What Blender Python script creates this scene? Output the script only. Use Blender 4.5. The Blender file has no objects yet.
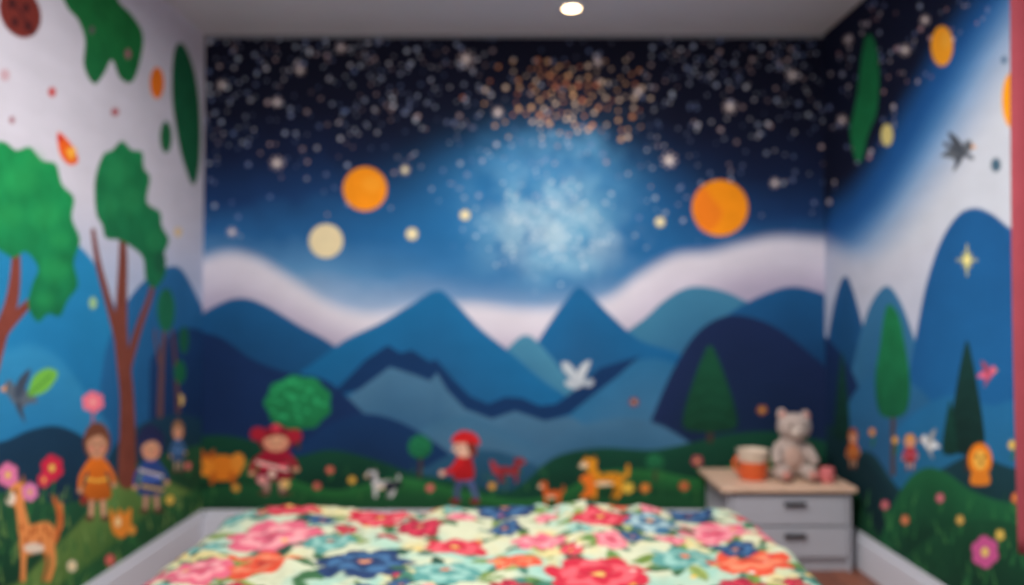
import bpy, bmesh, math, random
import numpy as np
from mathutils import Vector, Matrix
random.seed(7); rng=np.random.default_rng(7)
scene=bpy.context.scene
try:
    scene.view_settings.view_transform='Standard'; scene.view_settings.look='None'
except Exception as e: print(e)

# ------------------------------------------------------------------ room size (metres)
XL,XR,YB,YF,H=-1.595,1.615,4.0,-0.7,2.62
CAMZ=1.2; PITCH=math.radians(1.2); FPX=775.0

def s2l(c):
    c=np.asarray(c,float)/255.0
    return np.where(c<=0.04045,c/12.92,((c+0.055)/1.055)**2.4)

# photo measurement -> wall metres
def ray(p):
    x=(p[0]-512)/FPX; y=(292.5-p[1])/FPX
    return x, math.cos(PITCH)-y*math.sin(PITCH), y*math.cos(PITCH)+math.sin(PITCH)
def on_back(p):
    a,b,c=ray(p); t=YB/b; return (t*a,CAMZ+t*c)
def on_left(p):
    a,b,c=ray(p); t=XL/a; return (t*b,CAMZ+t*c)
def on_right(p):
    a,b,c=ray(p); t=XR/a; return (t*b,CAMZ+t*c)
def ident(p): return (p[0],p[1])

def catmull(P,closed,n=6):
    P=np.asarray(P,float); N=len(P); out=[]
    segs=N if closed else N-1
    for i in range(segs):
        if closed: p0,p1,p2,p3=P[i-1],P[i],P[(i+1)%N],P[(i+2)%N]
        else: p0,p1,p2,p3=P[max(i-1,0)],P[i],P[i+1],P[min(i+2,N-1)]
        for k in range(n):
            t=k/n
            out.append(0.5*((2*p1)+(-p0+p2)*t+(2*p0-5*p1+4*p2-p3)*t*t+(-p0+3*p1-3*p2+p3)*t**3))
    if not closed: out.append(P[-1])
    return np.array(out)

def vnoise(U,V,scale,seed):
    r=np.random.default_rng(seed); G=r.random((256,256))
    x=U/scale+50; y=V/scale+50
    xi=np.floor(x).astype(int); yi=np.floor(y).astype(int)
    fx=x-xi; fy=y-yi; fx=fx*fx*(3-2*fx); fy=fy*fy*(3-2*fy)
    g=lambda a,b: G[a%256,b%256]
    return (g(xi,yi)*(1-fx)+g(xi+1,yi)*fx)*(1-fy)+(g(xi,yi+1)*(1-fx)+g(xi+1,yi+1)*fx)*fy
def fbm(U,V,scale,seed,o=4):
    s=0;a=0.5;t=0
    for k in range(o):
        s=s+a*vnoise(U,V,scale/2**k,seed+k); t+=a; a*=0.55
    return s/t

class Paint:
    """A painted surface: a dense grid with a colour per vertex, in metres."""
    def __init__(s,u0,u1,v0,v1,res,mp,base):
        s.nu=int(round((u1-u0)/res))+1; s.nv=int(round((v1-v0)/res))+1
        s.u=np.linspace(u0,u1,s.nu); s.v=np.linspace(v0,v1,s.nv)
        s.U,s.V=np.meshgrid(s.u,s.v); s.C=np.zeros((s.nv,s.nu,3)); s.C[:]=s2l(base); s.mp=mp; s.res=res
    def m(s,pts): return np.array([s.mp(p) for p in pts],float)
    def brush(s,a=.07):
        n=fbm(s.U*.6,s.V*1.8,.10,91,4)*.6+fbm(s.U*1.7,s.V*.7,.22,97,4)*.4
        s.C*=(1+a*(n-.5)*4)[...,None]
    def poly(s,pts,col,soft=None,smooth=True,alpha=1.0,col2=None,tex=0,mapped=False):
        P=np.asarray(pts,float) if mapped else s.m(pts)
        if smooth: P=catmull(P,True,5)
        soft=soft or s.res*1.5
        pad=soft
        i0=np.searchsorted(s.u,P[:,0].min()-pad); i1=np.searchsorted(s.u,P[:,0].max()+pad)
        j0=np.searchsorted(s.v,P[:,1].min()-pad); j1=np.searchsorted(s.v,P[:,1].max()+pad)
        if i1<=i0 or j1<=j0: return
        U=s.U[j0:j1,i0:i1]; V=s.V[j0:j1,i0:i1]
        d=np.full(U.shape,1e9); ins=np.zeros(U.shape,bool)
        Q=np.roll(P,-1,0)
        for (x1,y1),(x2,y2) in zip(P,Q):
            ex,ey=x2-x1,y2-y1; L=ex*ex+ey*ey
            if L<1e-14: continue
            t=np.clip(((U-x1)*ex+(V-y1)*ey)/L,0,1)
            dd=(U-x1-t*ex)**2+(V-y1-t*ey)**2
            np.minimum(d,dd,out=d)
            if y1!=y2:
                cr=((y1>V)!=(y2>V))&(U<(x2-x1)*(V-y1)/(y2-y1)+x1)
                ins^=cr
        sd=np.sqrt(d)*np.where(ins,-1,1)
        a=np.clip(0.5-sd/soft,0,1); a=a*a*(3-2*a)*alpha
        c=np.empty(U.shape+(3,)); c[:]=s2l(col)
        if col2 is not None:
            t=np.clip((P[:,1].max()-V)/(P[:,1].max()-P[:,1].min()+1e-9),0,1)[...,None]
            c=c*(1-t)+s2l(col2)*t
        if tex:
            c=c*(1+tex*(fbm(U,V,0.06,33)-0.5)*2)[...,None]
        s.C[j0:j1,i0:i1]=s.C[j0:j1,i0:i1]*(1-a[...,None])+c*a[...,None]
    def ell(s,cx,cy,rx,ry,col,rot=0,n=18,**k):
        pts=[]
        for i in range(n):
            t=2*math.pi*i/n; x=rx*math.cos(t); y=ry*math.sin(t)
            pts.append((cx+x*math.cos(rot)-y*math.sin(rot),cy+x*math.sin(rot)+y*math.cos(rot)))
        s.poly(pts,col,smooth=False,**k)
    def stroke(s,pts,w,col,**k):
        P=catmull(pts,False,5) if len(pts)>2 else np.asarray(pts,float)
        n=len(P); W=np.interp(np.linspace(0,1,n),np.linspace(0,1,len(w)),w) if hasattr(w,'__len__') else np.full(n,w)
        T=np.gradient(P,axis=0); T/=np.linalg.norm(T,axis=1)[:,None]+1e-9
        N=np.stack([-T[:,1],T[:,0]],1)*(W/2)[:,None]
        s.poly(np.concatenate([P+N,(P-N)[::-1]]),col,smooth=False,**k)
        for e in (0,-1): s.ell(P[e][0],P[e][1],W[e]/2,W[e]/2,col,n=8)
    def hill(s,pts,col,col2=None,depth=0.5,soft=0.012,alpha=1.0,ext=False,tex=0.10,smooth=True):
        P=s.m(pts); P=P[np.argsort(P[:,0])]
        R=catmull(P,False,6) if smooth else P
        rv=np.interp(s.u,R[:,0],R[:,1]) if ext else np.interp(s.u,R[:,0],R[:,1],left=-9,right=-9)
        slope=np.abs(np.gradient(np.where(rv<-5,0,rv),s.u)); slope=np.clip(slope,0,3)
        sd=(rv[None,:]-s.V)/np.sqrt(1+slope**2)[None,:]
        a=np.clip(sd/soft+0.5,0,1); a=(a*a*(3-2*a)*alpha)[...,None]
        t=np.clip((rv[None,:]-s.V)/depth,0,1)[...,None]
        c=s2l(col)*(1-t)+(s2l(col2) if col2 is not None else s2l(col))*t
        c=c*(1+tex*(fbm(s.U,s.V,0.25,11)-0.5)*2)[...,None]
        s.C=s.C*(1-a)+c*a
    def glow(s,cx,cy,rx,ry,col,a,tex=0,seed=1,p=1.0,ns=.22):
        c=s.mp((cx,cy)); l=s.mp((cx-rx,cy)); t=s.mp((cx,cy-ry))
        ru=abs(c[0]-l[0]); rv=abs(t[1]-c[1])
        e=np.exp(-(((s.U-c[0])/ru)**2+((s.V-c[1])/rv)**2)**p)*a
        if tex: e=e*np.clip(.6+tex*(fbm(s.U,s.V,ns,seed,5)-0.5)*5,0,1.6)
        e=np.clip(e,0,1)[...,None]
        s.C=s.C*(1-e)+s2l(col)*e

# ---- painted motifs -----------------------------------------------------------
def snowflake(c,x,y,r,col=(225,205,205)):
    for k in range(4):
        a=math.pi*k/4+0.2
        c.stroke([(x-r*math.cos(a),y-r*math.sin(a)),(x+r*math.cos(a),y+r*math.sin(a))],[r*.12,r*.5,r*.12],col)
    c.ell(x,y,r*.4,r*.4,(240,225,215),n=10)
def flower(c,x,y,r,col,cen=(235,190,90),n=5,sx=1,stem=0):
    if stem: c.stroke([(x,y),(x+2*sx,y+stem*.5),(x,y+stem)],2.2,(45,110,60))
    for k in range(n):
        a=2*math.pi*k/n+0.4
        c.ell(x+math.cos(a)*r*.55*sx,y+math.sin(a)*r*.55,r*.5*sx,r*.42,col,n=12)
    c.ell(x,y,r*.28*sx,r*.28,cen,n=10)
def child(c,x,y,h,w,hair,dress,leg,skin=(225,165,130),lean=0,hat=None):
    hx=x+lean*h*.08; hy=y-h*.80
    c.stroke([(x-w*.14,y-h*.3),(x-w*.18,y-h*.02)],[w*.18,w*.13],leg); c.stroke([(x+w*.14,y-h*.3),(x+w*.2,y-h*.02)],[w*.18,w*.13],leg)
    c.ell(x-w*.22,y-h*.015,w*.14,h*.025,(90,45,40)); c.ell(x+w*.25,y-h*.015,w*.14,h*.025,(90,45,40))
    c.stroke([(hx-w*.2,y-h*.58),(x-w*.45,y-h*.45),(x-w*.5,y-h*.32)],[w*.2,w*.13,w*.12],dress)
    c.stroke([(hx+w*.2,y-h*.58),(x+w*.42,y-h*.48),(x+w*.5,y-h*.38)],[w*.2,w*.13,w*.12],dress)
    c.ell(x-w*.5,y-h*.3,w*.08,h*.03,skin); c.ell(x+w*.5,y-h*.36,w*.08,h*.03,skin)
    c.ell(hx,hy,w*.40,h*.20,hair)
    c.poly([(hx-w*.18,y-h*.64),(hx+w*.18,y-h*.64),(x+w*.28,y-h*.45),(x+w*.42,y-h*.24),(x,y-h*.2),(x-w*.42,y-h*.24),(x-w*.26,y-h*.45)],dress,col2=tuple(v*.75 for v in dress))
    c.stroke([(x-w*.3,y-h*.42),(x,y-h*.40),(x+w*.3,y-h*.42)],w*.07,tuple(min(255,v*1.4+30) for v in dress))
    c.ell(hx,hy+h*.03,w*.29,h*.145,skin)
    c.poly([(hx-w*.32,hy),(hx-w*.25,hy-h*.13),(hx,hy-h*.18),(hx+w*.25,hy-h*.13),(hx+w*.32,hy),(hx+w*.12,hy-h*.06),(hx-w*.1,hy-h*.05)],hair)
    for sx in(-1,1):
        c.ell(hx+sx*w*.11,hy+h*.03,w*.035,h*.018,(40,25,25),n=8)
        c.ell(hx+sx*w*.18,hy+h*.075,w*.05,h*.02,(235,120,110),n=8)
    c.stroke([(hx-w*.06,hy+h*.1),(hx,hy+h*.11),(hx+w*.06,hy+h*.1)],w*.03,(160,60,60))
    if hat: c.poly([(hx-w*.42,hy-h*.05),(hx-w*.3,hy-h*.2),(hx,hy-h*.27),(hx+w*.35,hy-h*.17),(hx+w*.42,hy-h*.05),(hx,hy-h*.11)],hat)
def walker(c,x,y,h,d=-1):
    """girl in a red hat and jacket, side view, mid-stride"""
    red=(205,34,38); sk=(230,185,160); bl=(80,95,140)
    c.stroke([(x-d*2,y-h*.36),(x-d*9,y-h*.2),(x-d*13,y-h*.03)],[8,6,5],bl); c.stroke([(x,y-h*.36),(x+d*7,y-h*.18),(x+d*6,y-h*.02)],[9,6,5],tuple(v*.85 for v in bl))
    c.ell(x-d*11,y-h*.01,5,3,(120,40,40)); c.ell(x+d*9,y-h*.01,5,3,(120,40,40))
    c.poly([(x-6,y-h*.66),(x+6,y-h*.66),(x+10,y-h*.36),(x,y-h*.31),(x-11,y-h*.36)],red,col2=(160,26,34))
    c.stroke([(x+d*3,y-h*.6),(x+d*13,y-h*.45),(x+d*20,y-h*.42)],[7,5,4],red); c.ell(x+d*22,y-h*.41,3,3,sk)
    c.stroke([(x-d*3,y-h*.6),(x-d*8,y-h*.46)],[7,5],(170,30,36))
    c.ell(x,y-h*.78,10,10,sk); c.poly([(x-d*2,y-h*.9),(x-d*12,y-h*.84),(x-d*12,y-h*.66),(x-d*6,y-h*.68)],(120,50,40))
    c.poly([(x+d*12,y-h*.85),(x+d*9,y-h*.96),(x,y-h*1.02),(x-d*12,y-h*.96),(x-d*16,y-h*.82),(x-d*8,y-h*.84)],red)
    c.ell(x+d*6,y-h*.78,1.6,1.8,(40,25,30),n=8); c.ell(x+d*10,y-h*.76,2,2,sk,n=8)
def beast(c,x,y,w,h,col,belly=(240,215,180),d=1,spots=None,neck=0.35):
    """four-legged painted animal, feet on y, facing d"""
    X=lambda a:x+d*a*w; Y=lambda b:y-b*h
    dk=tuple(v*.72 for v in col)
    for a,k in((-.26,-.32),(.16,.14)):
        c.stroke([(X(a+.07),Y(.38)),(X(a+.07+(k-a)),Y(.2)),(X(a+.08),Y(.02))],[w*.13,w*.08,w*.07],dk)
    c.stroke([(X(-.36),Y(.5)),(X(-.5),Y(.55)),(X(-.52),Y(.78))],[w*.06,w*.10,w*.05],col)
    c.poly([(X(-.38),Y(.55)),(X(-.2),Y(.6)),(X(.05),Y(.57)),(X(.2),Y(.62)),(X(.28),Y(.5)),(X(.24),Y(.33)),(X(.1),Y(.27)),(X(-.1),Y(.31)),(X(-.3),Y(.28)),(X(-.42),Y(.4))],col)
    for a,k in((-.3,-.37),(.18,.2)):
        c.stroke([(X(a),Y(.42)),(X(k),Y(.2)),(X(a+.02),Y(.02))],[w*.16,w*.09,w*.08],col)
    c.stroke([(X(.18),Y(.5)),(X(.25),Y(.55+neck*.3)),(X(.3),Y(.55+neck*.6))],[w*.24,w*.18,w*.16],col)
    hx,hy=X(.32),Y(.60+neck*.55)
    for e in(-.12,.06): c.poly([(hx+d*(e-.06)*w,hy-h*.05),(hx+d*e*w,hy-h*.2),(hx+d*(e+.08)*w,hy-h*.06)],dk,smooth=False)
    c.ell(hx,hy,w*.17,h*.13,col); c.ell(hx+d*w*.13,hy+h*.04,w*.10,h*.065,belly); c.ell(hx+d*w*.21,hy+h*.02,w*.03,h*.025,(40,25,25),n=8)
    c.ell(hx+d*w*.04,hy-h*.03,w*.03,h*.028,(30,20,20),n=8)
    c.ell(X(0),Y(.34),w*.2,h*.05,belly)
    if spots:
        for i in range(7): c.ell(X(-.3+.09*i),Y(.48+.07*math.sin(i*2.3)),w*.03,h*.04,spots,n=8)
def bird(c,x,y,w,h,col,d=1,wing=None):
    wing=wing or tuple(v*.7 for v in col)
    c.poly([(x-d*w*.5,y+h*.1),(x-d*w*.2,y-h*.1),(x+d*w*.15,y-h*.2),(x+d*w*.3,y),(x,y+h*.25),(x-d*w*.2,y+h*.15)],col)
    c.poly([(x-d*w*.05,y),(x-d*w*.3,y-h*.5),(x+d*w*.05,y-h*.3),(x+d*w*.15,y)],wing)
    c.poly([(x,y+h*.1),(x-d*w*.15,y+h*.5),(x+d*w*.12,y+h*.2)],wing)
    c.ell(x+d*w*.3,y-h*.15,w*.13,h*.15,col)
    c.poly([(x+d*w*.4,y-h*.2),(x+d*w*.55,y-h*.12),(x+d*w*.4,y-h*.08)],(225,150,60),smooth=False)
def blobtree(c,x,y,rx,ry,base,col,trunk=(70,55,45),tw=5):
    c.stroke([(x,base),(x+1,y)],[tw,tw*.6],trunk)
    pts=[]
    for k in range(18):
        a=2*math.pi*k/18; r=1+(.05 if k%2 else -.03)
        pts.append((x+rx*r*math.cos(a),y+ry*r*math.sin(a)))
    c.poly(pts,col,tex=.2,col2=tuple(v*.8 for v in col))
    rr=random.Random(3)
    for k in range(26):
        a=rr.uniform(0,6.28); q=math.sqrt(rr.random())*.85
        c.ell(x+rx*q*math.cos(a),y+ry*q*math.sin(a),rx*.09,ry*.08,tuple(min(255,v*1.35+12) for v in col),alpha=.45,n=8)
def conetree(c,x,top,bot,w,col,base=None,trunk=(60,50,45)):
    if base: c.stroke([(x,base),(x,bot-5)],w*.12,trunk)
    h=bot-top
    c.poly([(x,top),(x+w*.16,top+h*.18),(x+w*.30,top+h*.42),(x+w*.44,top+h*.7),(x+w*.48,bot-h*.06),(x+w*.2,bot),(x-w*.2,bot),(x-w*.48,bot-h*.06),(x-w*.44,top+h*.7),(x-w*.30,top+h*.42),(x-w*.16,top+h*.18)],col,col2=tuple(v*.7 for v in col),tex=.15)
    lc=tuple(v*1.2+4 for v in col)
    for k in range(4):
        yy=top+h*(.28+.18*k); ww=w*(.12+.085*k)
        c.stroke([(x-ww,yy+6),(x,yy),(x+ww,yy+6)],1.3,lc,alpha=.3)

# ============================================================== BACK WALL MURAL
B=Paint(XL,XR,0,H,0.005,on_back,(14,16,34))
py=308.7-(B.V-1.2)*FPX/4; pxx=512+B.U*FPX/4
sx=[30,120,165,205,240,275,310]
sc=s2l([(13,14,30),(14,18,40),(18,30,62),(24,54,100),(38,94,148),(92,144,188),(165,184,212)])
wob=(fbm(B.U,B.V,0.5,3)-.5)*50
for k in range(3): B.C[...,k]=np.interp(py+wob,sx,sc[:,k])
B.glow(525,238,185,70,(32,102,158),.9,p=1.6)
B.glow(535,200,108,66,(38,110,166),.9,p=1.6)
B.glow(548,212,76,66,(62,132,182),.85,tex=.6,seed=5,p=1.5)
B.glow(550,215,66,58,(104,162,198),.7,tex=1.2,seed=9,p=1.5,ns=.16)
B.glow(552,222,54,44,(152,190,212),.5,tex=1.6,seed=29,p=1.4,ns=.12)
B.glow(570,240,46,24,(182,206,220),.42,tex=1.8,seed=39,ns=.12)
B.glow(515,235,30,24,(150,188,208),.4,tex=1.6,seed=49,ns=.12)
B.glow(578,160,42,30,(88,148,190),.55,tex=1.2,seed=14,ns=.14)
B.glow(505,165,34,28,(70,135,184),.5,tex=1.2,seed=17,ns=.14)
B.glow(555,265,50,20,(130,180,208),.6,tex=1.0,seed=57)
# stars
for i in range(950):
    x=random.uniform(200,830); y=38+abs(random.gauss(0,1))*88
    if y>262 or (y>215 and random.random()<.7): continue
    if abs(x-566)<72 and y<135 and random.random()<.7: continue
    r=random.choice([.8,.9,1.1,1.3,1.6,2.1]); 
    col=random.choice([(170,182,210),(215,215,228),(130,145,185),(200,175,178),(110,130,175),(190,200,215)])
    B.ell(x,y,r,r,col,n=8,alpha=random.uniform(.45,.95))
cl_=[]
tries=0
while len(cl_)<120 and tries<6000:
    tries+=1
    x=random.gauss(568,34); y=random.gauss(94,23)
    if y<58 or y>140: continue
    if all((x-b)**2+(y-c)**2>34 for b,c in cl_): cl_.append((x,y))
for x,y in cl_:
    r=random.choice([1.1,1.4,1.8,2.3]); B.ell(x,y,r,r,random.choice([(220,150,100),(228,178,130),(195,120,82),(232,205,180)]),n=8,alpha=.95)
for i in range(140):
    x=random.gauss(545,36); y=random.gauss(222,26); r=random.choice([.8,1.2,1.6,2])
    B.ell(x,y,r,r,(210,225,232),n=8,alpha=.6)
for x,y,r in [(466,59,8),(277,163,7),(669,160,8),(277,102,5),(232,232,5),(730,107,7),(341,48,5),(638,92,5),(405,170,5),(792,75,6),(222,85,5),(598,62,5),(775,183,5),(498,112,5),(300,70,5)]:
    snowflake(B,x,y,r)
# white wave of mist
B.hill([(190,264),(225,253),(255,258),(290,278),(330,304),(370,314),(420,308),(470,304),(520,310),(570,308),(610,297),(640,275),(675,256),(710,252),(745,243),(780,237),(840,240)],(218,214,224),(186,176,198),.35,soft=.10,ext=True,tex=.05)
B.hill([(190,300),(240,295),(290,310),(340,330),(420,345),(640,335),(700,290),(760,275),(840,280)],(160,148,176),(145,138,166),.3,soft=.16,alpha=.55,ext=True,tex=.05)
# planets
B.ell(365,189,22,22,(250,150,25),n=32,tex=.08); B.ell(372,184,10,8,(255,170,50),alpha=.5,soft=.03)
B.ell(720,208,28,28,(252,150,22),n=36,tex=.08)
B.poly([(694,200),(703,187),(712,198),(722,212),(716,226),(706,232),(697,222)],(242,118,35),alpha=.65,soft=.025)
B.ell(326,241,17,17,(232,215,172),n=28,tex=.08)
for x,y,r in [(412,234,6),(465,215,5),(660,222,5),(418,319,6),(248,355,5.5),(405,170,3)]:
    B.ell(x,y,r,r,(228,212,160),n=14); B.ell(x,y,r*.45,r*.45,(250,240,205),n=8)
# mountains
B.hill([(596,352),(640,322),(665,300),(690,287),(720,290),(750,303),(800,330)],(62,125,158),(45,100,140),.4)
B.hill([(690,350),(730,313),(770,292),(800,287),(840,300)],(26,86,136),(22,64,108),.4,ext=False)
B.hill([(180,328),(215,306),(240,298),(265,305),(300,326),(335,346),(380,385),(420,425)],(26,88,138),(22,68,112),.4)
B.hill([(500,420),(515,390),(532,352),(550,322),(566,300),(578,287),(590,294),(612,316),(640,340),(675,352),(720,372)],(24,98,150),(32,88,134),.4)
B.hill([(470,420),(492,372),(510,346),(527,335),(545,350),(575,388),(590,410)],(70,134,165),(52,110,146),.3)
B.hill([(300,372),(318,360),(345,340),(380,323),(410,305),(437,290),(455,302),(480,328),(510,352),(545,382),(590,410)],(24,104,156),(28,88,134),.45)
B.hill([(545,455),(555,440),(580,402),(610,375),(640,360),(670,362),(710,385)],(42,108,152),(66,116,152),.4)
B.poly([(330,396),(348,378),(365,360),(388,345),(400,353),(412,350),(430,362),(436,359),(452,378),(470,396),(488,404),(505,397),(522,398),(540,406),(556,404),(575,390),(600,368),(640,356),(618,376),(592,396),(570,414),(545,422),(515,412),(492,420),(465,410),(447,391),(437,374),(430,382),(415,376),(390,368),(360,390)],(18,52,96),smooth=False)
B.hill([(322,410),(345,398),(360,389),(390,367),(415,375),(430,381),(437,373),(447,390),(465,409),(492,419),(515,411),(545,421),(570,416),(592,430)],(70,114,146),(50,96,134),.35,smooth=False)
B.hill([(400,440),(430,424),(465,416),(500,428),(550,452),(590,470)],(60,108,142),(78,116,144),.25,soft=.02)
B.hill([(186,330),(220,337),(250,358),(285,372),(320,378),(345,395),(380,430),(410,458)],(22,48,92),(20,44,86),.4)
B.hill([(638,455),(652,418),(672,372),(695,335),(722,317),(750,317),(780,330),(812,355),(840,380)],(26,42,82),(20,38,70),.5)
B.hill([(500,478),(540,448),(575,428),(620,418),(660,425),(700,450)],(66,112,146),(40,88,120),.25,soft=.02)
B.hill([(290,455),(325,427),(362,414),(400,422),(440,446),(480,478)],(20,54,98),(20,46,82),.3)
B.hill([(410,478),(450,455),(490,450),(530,462),(570,485)],(40,86,118),(30,70,92),.2)
# green ground
B.hill([(180,440),(215,435),(250,440),(290,456),(330,450),(370,458),(410,472),(450,480),(500,492),(522,484),(555,457),(600,448),(650,450),(690,443),(730,434),(780,432),(840,445)],(20,70,52),(12,40,34),.35,ext=True,tex=.25)
B.hill([(180,470),(215,458),(255,462),(300,482),(340,490),(390,478),(430,482),(470,492),(520,500),(560,492),(600,472),(650,470),(700,478),(740,462),(790,458),(840,475)],(42,112,58),(14,48,38),.14,ext=True,tex=.25)
B.hill([(180,495),(240,484),(300,496),(360,500),(420,494),(500,505),(560,500),(640,494),(700,498),(760,490),(840,500)],(30,84,50),(14,36,30),.2,ext=True,tex=.25)
for i in range(70):
    x=random.uniform(200,830); y=random.uniform(470,505); B.stroke([(x,y),(x+random.uniform(-3,3),y-random.uniform(5,10))],[1.6,.6],random.choice([(50,110,60),(30,80,50),(70,125,65)]),alpha=.6)
# plants
blobtree(B,298,403,33,27,447,(34,138,84)); 
blobtree(B,420,447,12,12,476,(28,110,72),tw=4)
blobtree(B,655,462,9,8,480,(30,100,64),tw=3)
conetree(B,710,345,432,56,(24,82,58),base=440)
B.brush(.05)
# characters painted on back wall
B.ell(222,468,20,13,(222,125,35)); B.ell(205,466,9,10,(232,140,45)); B.poly([(199,460),(201,449),(207,457)],(190,90,30)); B.poly([(208,457),(214,449),(213,460)],(190,90,30)); B.ell(238,462,7,9,(225,140,50)); B.ell(202,466,1.5,1.5,(30,20,20)); B.stroke([(214,474),(212,482)],5,(190,95,30)); B.stroke([(231,474),(233,482)],5,(190,95,30))
child(B,274,494,68,44,(140,28,45),(165,30,55),(170,130,120),lean=.4)
B.ell(258,434,8,7,(170,34,52)); B.ell(294,436,8,7,(170,34,52)); B.ell(276,428,5,4,(215,60,80)); B.stroke([(257,462),(287,470)],3,(240,200,190)); flower(B,262,480,5,(230,150,160)); flower(B,285,484,5,(230,190,120)); flower(B,272,474,4,(240,210,200))
beast(B,382,497,32,28,(215,215,218),d=-1,spots=(30,35,50)); B.ell(390,486,6,5,(30,34,48)); B.ell(371,477,3,4,(30,34,48)); B.ell(398,484,4,4,(30,34,48))
walker(B,464,502,70)
beast(B,510,482,30,26,(140,42,48),belly=(150,60,60),d=1); B.poly([(500,470),(490,460),(494,474)],(170,50,56))
beast(B,551,506,24,26,(220,100,40),d=-1)
beast(B,604,498,46,42,(228,150,35),d=-1,spots=(150,80,30),neck=.4)
B.poly([(592,474),(580,478),(586,488),(580,498),(594,494)],(235,120,40)); flower(B,628,488,6,(230,190,70))
# small dove, wings raised
dv=lambda l:[(577+(a-579)*.78,375+(b-375)*.85) for a,b in l]
B.poly(dv([(566,385),(574,377),(584,376),(590,382),(582,390),(572,391)]),(180,190,200)); B.poly(dv([(574,380),(562,370),(560,360),(570,362),(580,376)]),(188,198,206)); B.poly(dv([(578,378),(584,364),(596,358),(592,370),(586,380)]),(196,204,210)); B.ell(568,383,3,3,(192,200,206)); B.poly(dv([(588,382),(600,380),(598,388),(588,388)]),(165,176,188))
for x,y,r,cl in [(697,461,6,(160,70,90)),(634,402,5,(120,60,80)),(330,470,4,(210,90,90)),(352,480,4,(220,170,70)),(684,486,5,(190,80,60)),(492,486,4,(210,150,60)),(645,488,5,(220,120,50)),(762,410,5,(170,100,60)),(430,488,4,(220,90,110)),(236,488,4,(215,150,60)),(317,486,4,(200,80,90))]:
    flower(B,x,y,r,cl,stem=9 if y>455 else 0)

# ============================================================== LEFT WALL MURAL
L=Paint(YF,YB,0,H,0.006,on_left,(200,198,210))
L.C*= (1+.05*(fbm(L.U,L.V,.6,21)-.5)*2)[...,None]
L.hill([(-400,150),(-200,180),(0,210),(60,222),(120,235),(206,245)],(150,170,205),(120,160,205),.3,soft=.35,alpha=.5,ext=True,tex=.05)
L.hill([(-500,140),(-300,190),(-120,222),(0,238),(40,232),(72,240),(98,268),(112,300),(135,330),(206,380)],(34,130,180),(26,108,162),.7,ext=True)
L.hill([(90,470),(98,400),(107,345),(125,305),(145,280),(165,268),(180,268),(193,288),(207,318)],(34,100,152),(28,86,134),.5,ext=False)
L.hill([(150,360),(170,335),(190,328),(206,332),(208,333)],(24,60,106),(20,48,90),.4,ext=False)
L.hill([(-300,300),(-100,330),(0,350),(30,345),(60,360),(90,400),(110,430)],(54,142,186),(34,114,164),.4,ext=False,alpha=.6,soft=.05)
L.hill([(-500,420),(-200,450),(-60,450),(0,442),(30,430),(58,426),(85,438),(112,462),(206,470)],(22,54,80),(20,44,62),.4,ext=True)
L.hill([(100,470),(120,440),(150,420),(180,414),(206,420)],(24,60,84),(20,50,58),.3)
L.hill([(-500,470),(-200,500),(-60,505),(0,492),(40,500),(70,503),(100,486),(130,468),(160,455),(207,443)],(34,86,58),(22,60,42),.3,ext=True,tex=.25)
L.hill([(-500,640),(-200,620),(0,590),(40,562),(80,522),(108,492),(133,472),(160,478),(207,500)],(104,138,70),(54,98,50),.3,ext=True,tex=.3,soft=.03)
L.hill([(60,585),(100,556),(140,520),(170,500),(207,488)],(40,92,54),(30,70,44),.25,ext=False,tex=.3,soft=.03)
for i in range(170):
    x=random.uniform(-30,205); y=random.uniform(495,600); hh=random.uniform(8,18)
    L.stroke([(x,y),(x+random.uniform(-4,4),y-hh)],[2.4,.8],random.choice([(60,120,66),(110,150,80),(40,90,52),(130,160,90)]),alpha=.7)
# hanging foliage etc.
L.poly([(60,-25),(66,5),(78,20),(85,40),(84,66),(94,84),(104,74),(112,60),(120,78),(132,82),(140,62),(143,35),(132,15),(118,0),(110,-25)],(26,114,54),col2=(22,100,56),tex=.25)
L.poly([(174,52),(183,44),(194,70),(200,110),(200,160),(194,185),(186,170),(178,140),(172,95)],(22,92,60),tex=.2)
L.ell(166,137,6,16,(30,102,62),tex=.2)
L.ell(20,12,20,27,(112,44,38),rot=-.4,n=26,tex=.1)
for a,b in[(12,4),(26,8),(15,22),(28,26),(20,-6)]: L.ell(a,b,4,5,(70,28,30))
L.stroke([(8,-6),(20,12),(34,34)],2,(60,25,28))
for x,y,rx,ry,c in [(157,83,7,16,(235,120,30)),(52,92,4,5,(190,80,80)),(128,54,3,5,(150,100,110)),(5,75,5,6,(190,160,170)),(92,30,3,4,(90,90,90)),(115,112,4,4,(170,90,95)),(178,232,4,5,(215,190,150)),(93,303,4,6,(150,190,140)),(180,400,4,6,(225,190,120)),(12,120,3,4,(160,120,130))]: L.ell(x,y,rx,ry,c)
L.poly([(58,132),(68,140),(76,152),(78,162),(70,165),(62,158),(58,146)],(225,95,30)); L.poly([(66,150),(76,148),(72,160)],(240,170,60)); L.ell(60,138,3,4,(200,40,40))
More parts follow.
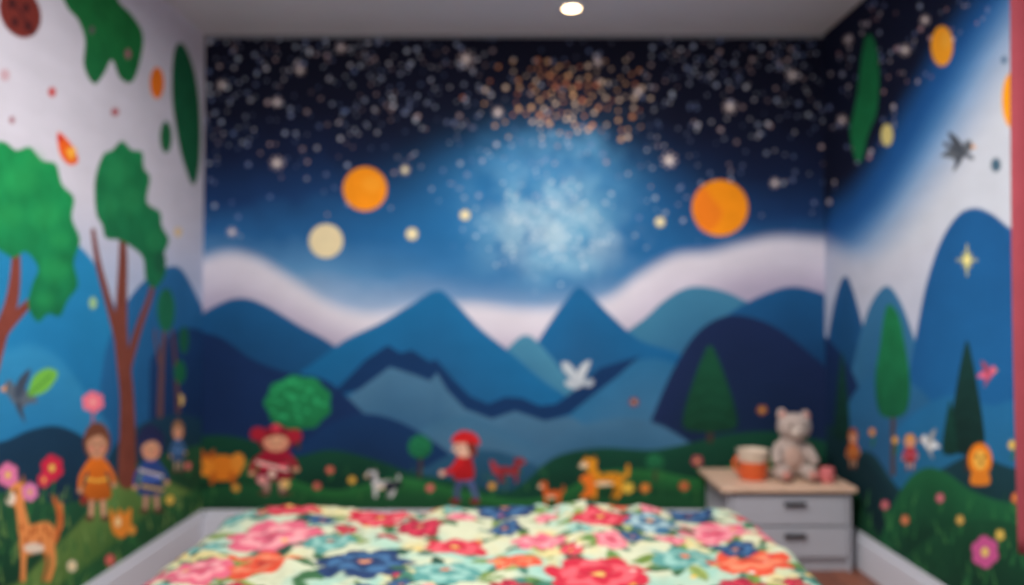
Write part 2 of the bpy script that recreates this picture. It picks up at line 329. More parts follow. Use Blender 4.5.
# big tree
L.stroke([(-30,420),(-14,380),(0,335),(12,300),(16,262),(14,235)],[26,20,15,13,9,6],(122,60,50),tex=.2)
L.stroke([(4,330),(24,308),(44,290),(52,268)],[12,9,7,4],(122,60,50),tex=.2)
L.stroke([(-8,345),(-30,290),(-45,240)],[16,12,8],(112,56,50))
L.poly([(-120,190),(-90,160),(-50,148),(0,141),(16,150),(30,147),(42,160),(56,164),(62,184),(74,198),(72,218),(80,240),(74,262),(78,285),(68,300),(60,316),(48,314),(38,322),(28,306),(32,285),(38,268),(26,252),(14,258),(2,252),(-14,246),(-50,262),(-110,240)],(24,138,76),col2=(20,110,70),tex=.3)
for x,y,r in[(20,180,18),(45,215,16),(55,270,14),(10,215,14),(60,240,10),(-20,190,18),(35,160,10),(45,300,9)]:
    L.ell(x,y,r,r*.8,(44,162,88),alpha=.35,soft=.06)
# second tree
br=(118,62,50)
L.stroke([(127,480),(127,400),(121,335),(123,260),(122,225)],[19,14,13,9,4],br,tex=.2)
L.stroke([(122,352),(108,300),(98,262),(93,230)],[9,7,6,4],br); L.stroke([(125,375),(138,330),(150,296),(156,270)],[9,7,5,3],br)
L.poly([(95,180),(103,155),(112,150),(122,141),(132,150),(142,152),(144,168),(150,178),(147,202),(160,212),(162,226),(169,240),(164,255),(166,272),(156,288),(146,280),(143,258),(130,246),(118,240),(106,238),(102,225),(96,212)],(26,122,72),col2=(22,102,66),tex=.3)
for x,y,r in[(118,172,12),(132,200,11),(155,240,9),(110,205,9)]: L.ell(x,y,r,r*1.2,(44,148,88),alpha=.35,soft=.06)
L.ell(160,262,6,12,(24,92,62))
# third tree
L.stroke([(160,415),(162,360),(166,315)],[6,5,3],(100,70,70)); L.stroke([(178,412),(176,370),(172,330)],[5,4,2],(90,62,66)); L.stroke([(163,380),(156,345),(155,330)],[3,2,2],(100,70,70))
L.ell(166,310,9,22,(26,104,74),tex=.2); L.ell(180,372,6,12,(24,98,66)); L.ell(184,340,5,14,(24,88,66))
L.brush(.05)
# birds, flowers, children and animals painted on the left wall
bird(L,20,396,36,54,(86,98,112),d=-1,wing=(60,72,90)); L.poly([(28,394),(34,376),(48,368),(58,374),(48,390),(34,396)],(110,180,70)); L.stroke([(28,396),(50,376)],1.5,(60,120,50))
flower(L,93,402,11,(240,120,140),cen=(250,170,160),n=6); L.stroke([(93,412),(92,440)],2,(180,80,90))
child(L,97,520,98,34,(112,66,48),(235,120,35),(215,160,130),skin=(205,150,118)); L.ell(84,500,4,5,(140,50,45))
child(L,151,512,82,32,(40,48,88),(48,78,150),(200,150,130),hat=(36,42,80)); L.stroke([(140,470),(162,476)],2.5,(230,220,220)); L.stroke([(142,486),(163,490)],2.5,(225,190,90))
child(L,178,472,52,15,(150,110,80),(70,110,160),(190,160,140))
beast(L,34,582,52,100,(232,146,82),d=-1,spots=(180,85,40),belly=(235,215,195),neck=.5)
L.stroke([(56,540),(60,515),(52,495)],[4,6,3],(200,100,50))
for x,y,r,c,st in[(52,468,14,(205,40,70),30),(8,475,13,(225,120,165),25),(30,492,10,(225,130,180),22),(72,566,6,(240,225,190),10),(132,530,5,(235,150,60),14),(170,500,5,(240,200,90),14),(188,466,4,(225,110,120),10),(110,560,6,(215,80,100),14),(44,480,8,(215,50,80),20)]:
    flower(L,x,y,r,c,n=6,sx=.8,stem=st)
L.poly([(110,508),(116,516),(119,508),(124,514),(131,508),(130,528),(122,538),(112,530)],(232,140,50)); L.ell(118,522,3,5,(250,220,160))

# ============================================================== RIGHT WALL MURAL
R=Paint(YF,YB,0,H,0.006,on_right,(198,203,214))
R.poly([(815,-80),(815,268),(840,268),(862,256),(890,228),(918,190),(945,150),(970,108),(994,66),(1016,30),(1044,-20),(1084,-90)],(84,144,198),soft=.36)
R.poly([(815,-80),(815,248),(835,246),(858,234),(884,204),(908,166),(930,128),(954,88),(978,46),(1002,10),(1040,-60),(1060,-100)],(28,86,150),soft=.22)
R.poly([(815,-80),(815,208),(835,204),(855,188),(877,158),(896,124),(915,92),(938,52),(962,18),(990,-20),(1022,-90)],(14,20,44),soft=.24)
for i in range(200):
    x=random.uniform(828,990); y=random.uniform(0,225)
    if (x-828)*1.22+y>208: continue
    r=random.choice([.9,1.2,1.6,2.2]); R.ell(x,y,r,r*1.15,random.choice([(170,178,205),(210,198,205),(120,135,180),(200,160,165)]),n=8,alpha=.8)
for x,y,r in[(905,50,6),(842,120,5),(925,20,5),(848,40,5)]: snowflake(R,x,y,r)
R.poly([(866,36),(874,40),(879,70),(877,110),(868,135),(862,160),(855,158),(850,130),(856,100),(861,60)],(24,112,66),tex=.2)
R.ell(942,46,11,20,(248,162,35),n=26); R.ell(946,40,5,9,(250,180,70),alpha=.5,soft=.03)
R.ell(1011,100,9,27,(246,160,25),n=26); R.ell(887,135,6,11,(220,205,130)); R.ell(996,165,5,7,(70,100,120)); R.ell(930,372,4,6,(220,210,120)); R.ell(1004,60,3,4,(90,120,150))
bird(R,958,152,34,40,(92,98,106),d=1,wing=(70,76,86)); R.stroke([(945,144),(972,158)],4,(70,76,86))
# mist + mountains
R.hill([(2500,100),(1500,150),(1200,180),(1060,205),(1010,225),(965,225),(920,245),(880,262),(850,255),(824,240)],(198,200,213),(180,186,208),.4,soft=.16,ext=True,tex=.05,alpha=.8)
R.hill([(822,372),(830,325),(837,292),(845,276),(853,290),(864,330),(872,360),(880,400)],(28,86,138),(24,74,118),.4)
R.hill([(846,400),(856,352),(868,310),(880,290),(890,287),(902,305),(915,340),(930,380)],(54,114,156),(42,98,140),.4)
R.hill([(2500,100),(1500,180),(1150,225),(1060,240),(1030,236),(1010,228),(992,214),(974,208),(957,216),(940,243),(926,285),(917,330),(908,380),(902,420)],(26,88,144),(28,98,154),.8,ext=False)
R.hill([(824,335),(838,350),(852,372),(864,400),(876,430)],(24,48,92),(20,42,78),.4)
R.hill([(840,430),(850,400),(868,378),(888,368),(908,380),(930,400),(950,430)],(42,102,146),(42,94,136),.3)
R.hill([(890,440),(905,420),(935,400),(960,395),(990,405),(1024,400),(1150,410),(2500,420)],(34,106,156),(36,104,144),.3,ext=False)
R.hill([(2500,480),(1200,480),(1024,470),(975,455),(940,470),(905,490),(892,480),(875,456),(862,452),(852,470)],(24,60,70),(20,50,52),.3,ext=False,tex=.2)
R.hill([(824,425),(840,428),(858,448),(872,465),(890,490),(905,520),(915,560)],(18,50,60),(14,38,40),.4,ext=False,tex=.2)
R.hill([(870,580),(880,540),(893,505),(908,480),(925,468),(945,472),(975,492),(1024,505),(1200,520)],(32,100,62),(20,64,46),.25,ext=False,tex=.25)
R.hill([(1600,600),(1200,560),(1100,540),(1024,525),(985,520),(950,525),(920,545),(895,560),(870,520),(855,490),(824,480)],(26,78,52),(18,52,40),.3,ext=True,tex=.25)
for i in range(110):
    x=random.uniform(840,1060); y=random.uniform(500,590); R.stroke([(x,y),(x+random.uniform(-4,4),y-random.uniform(8,16))],[2.2,.8],random.choice([(50,120,70),(30,84,56),(70,135,75)]),alpha=.7)
conetree(R,842,352,440,16,(20,66,58))
R.stroke([(893,474),(893,400)],[5,4],(80,66,66)); R.poly([(889,304),(899,316),(905,345),(910,380),(907,410),(893,418),(879,412),(875,380),(880,345),(884,316)],(28,122,74),col2=(22,94,62),tex=.25)
conetree(R,967,340,454,36,(20,58,54),base=470)
conetree(R,950,400,455,16,(20,66,56))
R.brush(.05)
for k in range(8):
    a=math.pi*k/4; R.stroke([(967,260),(967+10*math.cos(a)*(1 if k%2==0 else .6),260+15*math.sin(a)*(1 if k%2==0 else .6))],[3.4,.8],(222,212,110))
R.ell(967,260,3,4,(245,232,150))
bird(R,987,374,20,26,(225,100,130),d=1); bird(R,930,444,20,30,(225,228,230),d=-1)
R.ell(980,460,12,17,(235,130,30),n=20); R.ell(980,460,7,10,(245,185,80)); R.ell(977,457,1.4,2,(40,20,20)); R.ell(984,457,1.4,2,(40,20,20)); R.ell(981,463,1.6,2,(60,30,30)); R.poly([(973,472),(987,472),(989,484),(971,484)],(225,130,40))
child(R,853,468,40,12,(160,80,50),(215,110,50),(200,150,120)); child(R,910,470,36,14,(220,150,60),(190,60,70),(210,160,130))
flower(R,985,552,17,(205,90,150),cen=(240,210,110),n=6,sx=.8,stem=32)
for x,y,r,c in[(940,498,5,(210,90,130)),(1000,535,6,(220,190,90)),(905,520,5,(225,120,90)),(885,505,5,(215,100,130)),(960,520,5,(215,170,90)),(1016,498,6,(225,110,60)),(895,440,4,(225,160,70)),(872,432,4,(220,140,70)),(1012,445,5,(225,190,90))]: flower(R,x,y,r,c,sx=.8,stem=14)

# ============================================================== mesh + material helpers
def obj_from(name,me,parent=None,mats=()):
    o=bpy.data.objects.new(name,me); scene.collection.objects.link(o)
    if parent: o.parent=parent
    for m in mats: me.materials.append(m)
    return o
def empty(name,loc=(0,0,0)):
    e=bpy.data.objects.new(name,None); e.empty_display_size=.1; e.location=loc; scene.collection.objects.link(e); return e
def grid_mesh(name,P,C,flip=False):
    nv,nu=P.shape[:2]; me=bpy.data.meshes.new(name)
    idx=np.arange(nu*nv).reshape(nv,nu)
    q=np.stack([idx[:-1,:-1],idx[:-1,1:],idx[1:,1:],idx[1:,:-1]],-1).reshape(-1,4)
    if flip: q=q[:,::-1]
    n=len(q); me.vertices.add(nu*nv); me.vertices.foreach_set('co',P.reshape(-1).astype(np.float32))
    me.loops.add(n*4); me.loops.foreach_set('vertex_index',q.reshape(-1).astype(np.int32))
    me.polygons.add(n); me.polygons.foreach_set('loop_start',(np.arange(n)*4).astype(np.int32))
    me.update(calc_edges=True); me.validate()
    a=me.color_attributes.new('paint','FLOAT_COLOR','POINT')
    cc=np.concatenate([np.clip(C,0,1),np.ones(C.shape[:2]+(1,))],-1)
    a.data.foreach_set('color',cc.reshape(-1).astype(np.float32))
    return me
def mat(name,col,rough=.6,noise=0,nscale=20,bump=0,metal=0,emit=None,estr=0,sheen=0):
    m=bpy.data.materials.new(name); m.use_nodes=True; nt=m.node_tree; b=nt.nodes['Principled BSDF']
    c=tuple(s2l(col))+(1,); b.inputs['Base Color'].default_value=c
    b.inputs['Roughness'].default_value=rough; b.inputs['Metallic'].default_value=metal
    if sheen: b.inputs['Sheen Weight'].default_value=sheen
    if noise or bump:
        tc=nt.nodes.new('ShaderNodeTexCoord'); n=nt.nodes.new('ShaderNodeTexNoise'); n.inputs['Scale'].default_value=nscale; n.inputs['Detail'].default_value=5
        nt.links.new(tc.outputs['Object'],n.inputs['Vector'])
        if noise:
            r=nt.nodes.new('ShaderNodeValToRGB'); r.color_ramp.elements[0].color=tuple(x*(1-noise) for x in c[:3])+(1,); r.color_ramp.elements[1].color=tuple(min(1,x*(1+noise)) for x in c[:3])+(1,)
            r.color_ramp.elements[0].position=.3; r.color_ramp.elements[1].position=.7
            nt.links.new(n.outputs['Fac'],r.inputs['Fac']); nt.links.new(r.outputs['Color'],b.inputs['Base Color'])
        if bump:
            bp=nt.nodes.new('ShaderNodeBump'); bp.inputs['Strength'].default_value=bump; bp.inputs['Distance'].default_value=.01
            nt.links.new(n.outputs['Fac'],bp.inputs['Height']); nt.links.new(bp.outputs['Normal'],b.inputs['Normal'])
    if emit:
        b.inputs['Emission Color'].default_value=tuple(s2l(emit))+(1,); b.inputs['Emission Strength'].default_value=estr
    return m
def paint_mat(name,rough,bump,scale,spec=.5):
    m=mat(name,(128,128,128),rough,bump=bump,nscale=scale); nt=m.node_tree
    nt.nodes['Principled BSDF'].inputs['Specular IOR Level'].default_value=spec
    a=nt.nodes.new('ShaderNodeAttribute'); a.attribute_name='paint'; nt.links.new(a.outputs['Color'],nt.nodes['Principled BSDF'].inputs['Base Color'])
    return m
mural=paint_mat('mural_paint',.85,.05,60,.15)
def boxm(bm,x0,x1,y0,y1,z0,z1,mi=0):
    vs=[bm.verts.new(p) for p in[(x0,y0,z0),(x1,y0,z0),(x1,y1,z0),(x0,y1,z0),(x0,y0,z1),(x1,y0,z1),(x1,y1,z1),(x0,y1,z1)]]
    for f in[(3,2,1,0),(4,5,6,7),(0,1,5,4),(1,2,6,5),(2,3,7,6),(3,0,4,7)]:
        bm.faces.new([vs[i] for i in f]).material_index=mi
def boxes(name,bl,mats,parent=None,bev=.004,seg=2):
    bm=bmesh.new()
    for b in bl: boxm(bm,*b)
    me=bpy.data.meshes.new(name); bm.to_mesh(me); bm.free(); o=obj_from(name,me,parent,mats)
    if bev:
        md=o.modifiers.new('b','BEVEL'); md.width=bev; md.segments=seg; md.limit_method='ANGLE'
    return o
def smooth(o):
    for p in o.data.polygons: p.use_smooth=True

# walls
def wallobj(name,cv,f,flip):
    P=np.stack(f(cv.U,cv.V),-1); return obj_from(name,grid_mesh(name,P,cv.C,flip),None,[mural])
wallobj('wall_back',B,lambda u,v:(u,np.full_like(u,YB),v),False)
wallobj('wall_left',L,lambda u,v:(np.full_like(u,XL),u,v),False)
wallobj('wall_right',R,lambda u,v:(np.full_like(u,XR),u,v),True)
ceil_m=mat('ceiling_paint',(208,210,215),.9,noise=.03,nscale=4)
boxes('ceiling',[(XL-.1,XR+.1,YF,YB+.1,H,H+.08)],[ceil_m],bev=0)
# wood floor
fm=bpy.data.materials.new('wood_floor'); fm.use_nodes=True; nt=fm.node_tree; b=nt.nodes['Principled BSDF']
tc=nt.nodes.new('ShaderNodeTexCoord'); br_=nt.nodes.new('ShaderNodeTexBrick'); mp=nt.nodes.new('ShaderNodeMapping'); mp.inputs['Rotation'].default_value=(0,0,math.pi/2)
nt.links.new(tc.outputs['Object'],mp.inputs['Vector']); nt.links.new(mp.outputs['Vector'],br_.inputs['Vector'])
br_.inputs['Scale'].default_value=1; br_.inputs['Brick Width'].default_value=1.1; br_.inputs['Row Height'].default_value=.12; br_.inputs['Mortar Size'].default_value=.003
br_.inputs['Color1'].default_value=(*s2l((165,98,70)),1); br_.inputs['Color2'].default_value=(*s2l((138,78,58)),1); br_.inputs['Mortar'].default_value=(*s2l((50,28,22)),1)
wn=nt.nodes.new('ShaderNodeTexNoise'); wm=nt.nodes.new('ShaderNodeMapping'); wm.inputs['Scale'].default_value=(30,2,1); nt.links.new(tc.outputs['Object'],wm.inputs['Vector']); nt.links.new(wm.outputs['Vector'],wn.inputs['Vector'])
mx=nt.nodes.new('ShaderNodeMix'); mx.data_type='RGBA'; mx.blend_type='MULTIPLY'; mx.inputs[0].default_value=.5
nt.links.new(br_.outputs['Color'],mx.inputs[6]); nt.links.new(wn.outputs['Fac'],mx.inputs[7]); nt.links.new(mx.outputs[2],b.inputs['Base Color']); b.inputs['Roughness'].default_value=.4
boxes('floor',[(XL-.1,XR+.1,YF,YB+.1,-.08,0)],[fm],bev=0)
trim=mat('trim_paint',(206,209,220),.45)
boxes('baseboard_left',[(XL,XL+.02,YF,YB,0,.14),(XL,XL+.012,YF,YB,.14,.17)],[trim],bev=.003)
boxes('baseboard_right',[(XR-.02,XR,YF,YB,0,.14),(XR-.012,XR,YF,YB,.14,.17)],[trim],bev=.003)
boxes('baseboard_back',[(XL+.02,XR-.02,YB-.02,YB,0,.14),(XL+.02,XR-.02,YB-.012,YB,.14,.17)],[trim],bev=.003)
boxes('trim_1',[(XL,XR,YB-.015,YB,H-.015,H)],[mat('cornice',(120,122,130),.7)],bev=.003)

# ============================================================== BED
BX0,BX1,BY0,BY1,BH=-.985,.82,.8,2.80,.476
bed=empty('bed')
wood_l=mat('bed_wood',(170,130,98),.5,noise=.12,nscale=9)
boxes('frame',[(BX0+.05,BX1-.05,BY0,BY1-.06,.10,.22),(BX0+.08,BX0+.15,BY0+.03,BY0+.1,0,.1),(BX1-.15,BX1-.08,BY0+.03,BY0+.1,0,.1),(BX0+.08,BX0+.15,BY1-.18,BY1-.11,0,.1),(BX1-.15,BX1-.08,BY1-.18,BY1-.11,0,.1)],[wood_l],bed)
boxes('headboard',[(BX0,BX1,BY0-.06,BY0-.01,0,.82)],[wood_l],bed,bev=.02,seg=3)
boxes('mattress',[(BX0+.05,BX1-.05,BY0,BY1-.06,.22,BH-.06)],[mat('mattress_cloth',(225,222,215),.9)],bed,bev=.05,seg=4)
hw=(BX1-BX0)/2; xc=(BX0+BX1)/2; dr=.36
def on_quilt(p):
    a,b_,c=ray(p); t=(BH+.01-CAMZ)/c; return (t*a-xc,t*b_)
Q=Paint(-hw-dr,hw+dr,BY0,BY1+dr,.006,ident,(212,216,186))
n1=fbm(Q.U,Q.V,.22,41); n1=np.clip((n1-.45)*6,0,1)[...,None]; Q.C=Q.C*(1-n1)+s2l((158,204,190))*n1
n2=np.clip((fbm(Q.U,Q.V,.2,47)-.6)*8,0,1)[...,None]; Q.C=Q.C*(1-n2)+s2l((228,212,152))*n2
cols=[((205,40,66),(235,100,112),(240,200,110)),((225,84,58),(240,140,105),(150,40,50)),((34,60,104),(66,110,155),(225,150,110)),((225,105,130),(245,165,172),(200,50,70)),((90,155,150),(150,200,190),(235,120,80)),((235,160,90),(245,200,140),(190,70,50)),((165,30,60),(215,60,85),(240,170,120)),((60,110,145),(170,200,205),(230,170,110))]
def qleaf(x,y,a,l,c):
    dx,dy=math.cos(a),math.sin(a); nx,ny=-dy*l*.22,dx*l*.22
    Q.poly([(x,y),(x+dx*l*.4+nx,y+dy*l*.4+ny),(x+dx*l,y+dy*l),(x+dx*l*.4-nx,y+dy*l*.4-ny)],c,smooth=True)
    Q.stroke([(x,y),(x+dx*l*.9,y+dy*l*.9)],.004,tuple(v*.6 for v in c))
def qflower(x,y,r,ci,ph=0):
    A,Bc,Cc=cols[ci]
    for k in range(4): qleaf(x+math.cos(ph+k*1.7)*r*.7,y+math.sin(ph+k*1.7)*r*.7,ph+k*1.7,r*.85,random.choice([(60,110,70),(38,80,64),(120,150,70),(70,130,110)]))
    for ring,(rr,n,c) in enumerate([(1,7,A),(.72,6,Bc),(.46,5,A)]):
        for k in range(n):
            a=ph+2*math.pi*k/n+ring*.4
            Q.ell(x+math.cos(a)*r*.55*rr,y+math.sin(a)*r*.55*rr,r*.46*rr,r*.36*rr,c,rot=a,n=14)
            Q.ell(x+math.cos(a)*r*.4*rr,y+math.sin(a)*r*.4*rr,r*.2*rr,r*.12*rr,tuple(v*.75 for v in c),rot=a,n=10,alpha=.6)
    Q.ell(x,y,r*.13,r*.13,Cc,n=12)
placed=[]
for px_,py_,r,ci in[(380,517,.12,0),(275,540,.15,3),(262,568,.12,1),(365,569,.14,2),(455,545,.10,0),(598,573,.15,0),(715,532,.12,3),(505,513,.11,2),(650,525,.10,7),(290,514,.11,0),(540,540,.09,3),(600,522,.10,0),(445,575,.10,4),(685,560,.10,4),(750,566,.12,1),(200,575,.09,3),(420,528,.08,6),(515,562,.08,1),(330,545,.08,4),(735,550,.07,2),(230,520,.1,4),(690,514,.09,2)]:
    x,y=on_quilt((px_,py_)); placed.append((x,y,r,ci))
tries=0
while tries<2500:
    tries+=1; x=random.uniform(-hw-dr,hw+dr); y=random.uniform(BY0,BY1+dr); r=random.choice([.04,.055,.07,.1])
    if all((x-a)**2+(y-b2)**2>((r+c2)*.97)**2 for a,b2,c2,_ in placed): placed.append((x,y,r,random.choice([0,1,6,3,4,6,2,0,3,3])))
for i in range(300):
    qleaf(random.uniform(-hw-dr,hw+dr),random.uniform(BY0,BY1+dr),random.uniform(0,6.3),random.uniform(.05,.10),random.choice([(70,120,78),(110,150,80),(60,130,120),(150,170,90)]))
for i,(x,y,r,ci) in enumerate(placed): qflower(x,y,r,ci,i*1.3)
for i in range(200):
    x,y=random.uniform(-hw-dr,hw+dr),random.uniform(BY0,BY1+dr); Q.ell(x,y,.009,.009,random.choice([(240,240,225),(205,50,70),(240,190,80)]),n=8)
Q.C*=.60
S,T=Q.U,Q.V
ox=np.maximum(np.abs(S)-(hw-.05),0)*np.sign(S); oy=np.maximum(T-(BY1-.05),0)
nrm=np.sqrt(ox**2+oy**2)+1e-9; o=np.maximum(np.abs(ox),oy); Rr=.06
out=Rr*np.sin(np.minimum(o/Rr,math.pi/2)); drop=Rr*(1-np.cos(np.minimum(o/Rr,math.pi/2)))+np.maximum(o-Rr*math.pi/2,0)
fold=(np.sin(S*22+T*19)+.5*np.sin(S*41-T*37+1))*.016*np.clip(drop/.2,0,1)+.05*np.clip(drop/.35,0,1)
out=out+np.maximum(fold,-.0)
X=np.clip(S,-(hw-.05),hw-.05)+out*ox/nrm+xc
Y=np.minimum(T,BY1-.05)+out*oy/nrm
topm=np.clip(1-drop/.05,0,1)
wr=(fbm(S,T,.35,61)-.5)*.075+np.abs(fbm(S+T*.4,T,.16,71)-.5)*.06
quilt_puff=.010*(np.abs(np.sin(S*14))*np.abs(np.sin(T*14)))**.5
Z=BH-drop+topm*(wr+quilt_puff)+.005
o_q=obj_from('floral_quilt',grid_mesh('floral_quilt',np.stack([X,Y,Z],-1),Q.C),bed,[paint_mat('quilt_cloth',.85,.1,120,.2)]); smooth(o_q)

# ============================================================== NIGHTSTAND
ns=empty('nightstand'); gx0,gx1,gy0,gy1=.985,1.55,3.56,3.95; nh=.388
grey=mat('grey_lacquer',(168,170,180),.45,noise=.03,nscale=8); topw=mat('pale_wood',(212,178,154),.45,noise=.1,nscale=12); dark=mat('dark_gap',(40,40,46),.6)
t=.018
boxes('carcass',[(gx0,gx0+t,gy0,gy1,.0,nh-.025),(gx1-t,gx1,gy0,gy1,.0,nh-.025),(gx0+t,gx1-t,gy1-.01,gy1,.04,nh-.025),(gx0+t,gx1-t,gy0+.01,gy1-.01,.045,.06),(gx0+t,gx1-t,gy0+.02,gy0+.035,0,.045)],[grey],ns,bev=.002)
boxes('drawer_cavity',[(gx0+t,gx1-t,gy0+.02,gy1-.02,.06,nh-.027)],[dark],ns,bev=0)  # solid block; shadow of the drawer gaps is put into its dark colour
boxes('top',[(gx0-.035,gx1+.02,gy0-.025,gy1+.02,nh-.025,nh)],[topw],ns,bev=.006,seg=3)
zs=[(.066,.202),(.210,.346)]
for i,(a,c) in enumerate(zs):
    boxes(f'drawer_{i+1}',[(gx0+t+.004,gx1-t-.004,gy0-.004,gy0+.016,a,c)],[grey],ns,bev=.004)
    m_=(gx0+gx1)/2+.02; zz=c-.035
    boxes(f'handle_{i+1}',[(m_-.05,m_+.05,gy0-.022,gy0-.014,zz-.009,zz+.009),(m_-.045,m_-.035,gy0-.015,gy0-.003,zz-.006,zz+.006),(m_+.035,m_+.045,gy0-.015,gy0-.003,zz-.006,zz+.006)],[mat('handle_black',(34,34,40),.4,metal=.6)],ns,bev=.002)

# ---- lathe / blob helpers
def lathe(name,prof,mats,parent=None,loc=(0,0,0),n=40,mi=None):
    bm=bmesh.new(); rings=[]
    for r,z in prof: rings.append([bm.verts.new((loc[0]+max(r,1e-4)*math.cos(2*math.pi*k/n),loc[1]+max(r,1e-4)*math.sin(2*math.pi*k/n),loc[2]+z)) for k in range(n)])
    for i in range(len(rings)-1):
        for k in range(n):
            f=bm.faces.new((rings[i][k],rings[i][(k+1)%n],rings[i+1][(k+1)%n],rings[i+1][k])); f.smooth=True
            if mi: f.material_index=mi[i]
    me=bpy.data.meshes.new(name); bm.to_mesh(me); bm.free(); return obj_from(name,me,parent,mats)
def blobs(name,parts,mats,parent=None,voxel=.006):
    bm=bmesh.new()
    for p in parts:
        x,y,z,a,b2,c=p[:6]; r=p[6:] if len(p)>6 else (0,0)
        M=Matrix.Translation((x,y,z))@Matrix.Rotation(r[1] if len(r)>1 else 0,4,'Y')@Matrix.Rotation(r[0] if r else 0,4,'X')@Matrix.Diagonal((a,b2,c,1))
        bmesh.ops.create_icosphere(bm,subdivisions=3,radius=1,matrix=M)
    me=bpy.data.meshes.new(name); bm.to_mesh(me); bm.free(); o=obj_from(name,me,parent,mats)
    if voxel:
        md=o.modifiers.new('r','REMESH'); md.mode='VOXEL'; md.voxel_size=voxel; md.use_smooth_shade=True
        s_=o.modifiers.new('s','SMOOTH'); s_.iterations=4; s_.factor=.5
    else: smooth(o)
    return o
# plush toy sitting on the nightstand: grey head and ears, beige body
K=1.15
px0,py0,pz0=1.335,3.74,nh
fur=mat('grey_beige_plush',(172,154,146),.95,noise=.1,nscale=40,bump=.5,sheen=.2); pinkf=mat('pink_plush',(190,128,118),.95,noise=.08,nscale=40,bump=.4)
pl=empty('plush_teddy_bear')
def P_(l): return [(px0+q[0]*K,py0+q[1]*K,pz0+q[2]*K,q[3]*K,q[4]*K,q[5]*K)+tuple(q[6:]) for q in l]
blobs('body',P_([(0,0,.085,.074,.060,.082),(.0,-.005,.15,.045,.042,.04),(.012,-.02,.215,.070,.058,.058),
  (-.036,-.012,.264,.022,.012,.030),(.062,-.012,.258,.022,.012,.026),
  (-.065,-.035,.115,.022,.022,.052,-.6,.45),(.068,-.035,.115,.022,.022,.052,-.6,-.45),(-.075,-.062,.085,.021,.021,.021),(.078,-.062,.085,.021,.021,.021),
  (-.055,-.062,.034,.032,.062,.031),(.055,-.062,.034,.032,.062,.031),(0,.06,.03,.03,.03,.028)]),[fur],pl)
blobs('muzzle',P_([(.010,-.072,.200,.028,.020,.022)]),[mat('muzzle_cream',(196,180,170),.95,bump=.3,nscale=40)],pl,None)
blobs('nose',P_([(.010,-.092,.207,.009,.006,.006)]),[mat('plush_nose',(70,45,48),.4)],pl,None)
blobs('eyes',P_([(-.018,-.071,.226,.007,.005,.007),(.040,-.071,.226,.007,.005,.007)]),[mat('plush_eye',(20,18,20),.15)],pl,None)
blobs('inner_ears',P_([(-.036,-.024,.266,.013,.004,.016),(.062,-.024,.260,.013,.004,.015)]),[pinkf],pl,None)
blobs('belly_patch',P_([(0,-.030,.088,.048,.036,.058)]),[mat('belly_tan',(178,146,132),.95,bump=.4,nscale=40)],pl,None)
blobs('foot_pads',P_([(-.055,-.120,.036,.019,.006,.019),(.055,-.120,.036,.019,.006,.019)]),[pinkf],pl,None)
# orange mug
mug=empty('mug'); mx_,my_=1.150,3.72
orange=mat('orange_glaze',(228,98,44),.3); cream=mat('cream_glaze',(215,196,176),.35)
lathe('body',[(0,.0),(.056,.0),(.064,.006),(.070,.085),(.072,.088),(.074,.135),(.076,.139),(.072,.139),(.068,.132),(.064,.02),(0,.012)],[orange,cream],mug,(mx_,my_,nh),mi=[0,0,0,0,1,1,1,1,1,1])
bm=bmesh.new(); n=20; m2=10; rg=[]
for i in range(n+1):
    a=-math.pi/2+math.pi*i/n; cx_,cz_=.066+.024*math.cos(a),.07+.034*math.sin(a)
    rg.append([bm.verts.new((mx_-(cx_+.007*math.cos(2*math.pi*k/m2)*math.cos(a)),my_+.007*math.sin(2*math.pi*k/m2),nh+cz_+.007*math.cos(2*math.pi*k/m2)*math.sin(a))) for k in range(m2)])
for i in range(n):
    for k in range(m2): bm.faces.new((rg[i][k],rg[i][(k+1)%m2],rg[i+1][(k+1)%m2],rg[i+1][k])).smooth=True
me=bpy.data.meshes.new('handle'); bm.to_mesh(me); bm.free(); obj_from('handle',me,mug,[orange])
lathe('drink',[(0,.12),(.066,.12)],[mat('cocoa',(120,70,50),.3)],mug,(mx_,my_,nh))
# small pink jar
pot=lathe('pink_candle_jar',[(0,0),(.028,0),(.034,.008),(.036,.045),(.032,.06),(.034,.066),(.030,.066),(.028,.055),(0,.052)],[mat('pink_glass',(205,110,112),.4)],None,(1.475,3.65,nh))

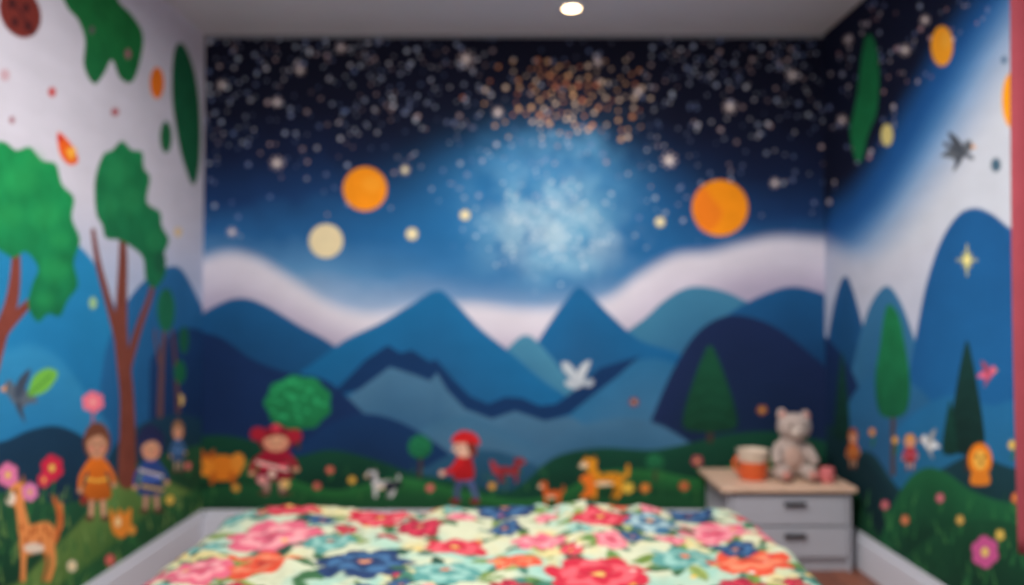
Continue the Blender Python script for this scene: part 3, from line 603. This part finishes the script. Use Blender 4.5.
# ============================================================== CURTAIN by the right wall
cu=empty('curtain'); cm=mat('rose_curtain_cloth',(150,58,70),.85,noise=.06,nscale=10,bump=.1)
ny,nz=160,40; ys=np.linspace(2.36,1.45,ny); zs_=np.linspace(.47,2.42,nz); YY,ZZ=np.meshgrid(ys,zs_)
XX=XR-.075+.028*np.sin((YY-2.36)*52)+.006*np.sin(YY*17+ZZ*2)
me=grid_mesh('curtain_panel',np.stack([XX,YY,ZZ],-1),np.zeros(XX.shape+(3,))); o=obj_from('panel',me,cu,[cm]); smooth(o); sd=o.modifiers.new('s','SOLIDIFY'); sd.thickness=.004
bm=bmesh.new(); bmesh.ops.create_cone(bm,cap_ends=True,segments=20,radius1=.012,radius2=.012,depth=1.3,matrix=Matrix.Translation((XR-.075,1.72,2.44))@Matrix.Rotation(math.pi/2,4,'X'))
for yy in(1.15,2.3): boxm(bm,XR-.08,XR,yy-.01,yy+.01,2.43,2.45)
me=bpy.data.meshes.new('rod'); bm.to_mesh(me); bm.free(); obj_from('rod',me,cu,[mat('rod_metal',(190,190,195),.3,metal=.8)])

# ============================================================== LIGHTS
def downlight(name,x,y,power):
    e=empty(name)
    lathe('trim_ring',[(.040,-.012),(.052,-.010),(.056,0)],[mat('ring_white',(225,225,225),.4)],e,(x,y,H))
    lathe('lens',[(0,-.020),(.024,-.018),(.040,-.012)],[mat('warm_lens',(255,225,180),.4,emit=(255,215,165),estr=14)],e,(x,y,H))
    ld=bpy.data.lights.new(name+'_lamp','SPOT'); ld.energy=power; ld.spot_size=2.6; ld.spot_blend=1; ld.shadow_soft_size=.05; ld.color=(1,.9,.78)
    lo=bpy.data.objects.new('lamp',ld); lo.location=(x,y,H-.04); lo.parent=e; scene.collection.objects.link(lo)
downlight('ceiling_downlight',.28,3.61,20)
cl=empty('ceiling_lamp')  # unseen lamp and glowing bowl, added to brighten walls and bed
lathe('shade',[(0,-.09),(.17,-.08),(.2,-.05),(.2,0)],[mat('opal_glass',(240,240,240),.4,emit=(255,250,245),estr=2.0)],cl,(0,2.0,H))
ld=bpy.data.lights.new('room_lamp','AREA'); ld.shape='DISK'; ld.size=.7; ld.energy=82; ld.color=(1,.96,.90)
lo=bpy.data.objects.new('lamp',ld); lo.location=(0,2.0,H-.11); lo.parent=cl; scene.collection.objects.link(lo)
w=bpy.data.worlds.new('room_world'); scene.world=w; w.use_nodes=True
w.node_tree.nodes['Background'].inputs['Color'].default_value=(1,.98,.97,1); w.node_tree.nodes['Background'].inputs['Strength'].default_value=1.9

# ============================================================== CAMERA
cd=bpy.data.cameras.new('camera'); cam=bpy.data.objects.new('camera',cd); scene.collection.objects.link(cam)
cam.location=(0,0,CAMZ); cam.rotation_euler=(math.pi/2+PITCH,0,0); cd.sensor_width=36; cd.lens=36*FPX/1024; cd.clip_start=.05
cd.dof.use_dof=True; cd.dof.focus_distance=1.0; cd.dof.aperture_fstop=1.8
scene.camera=cam
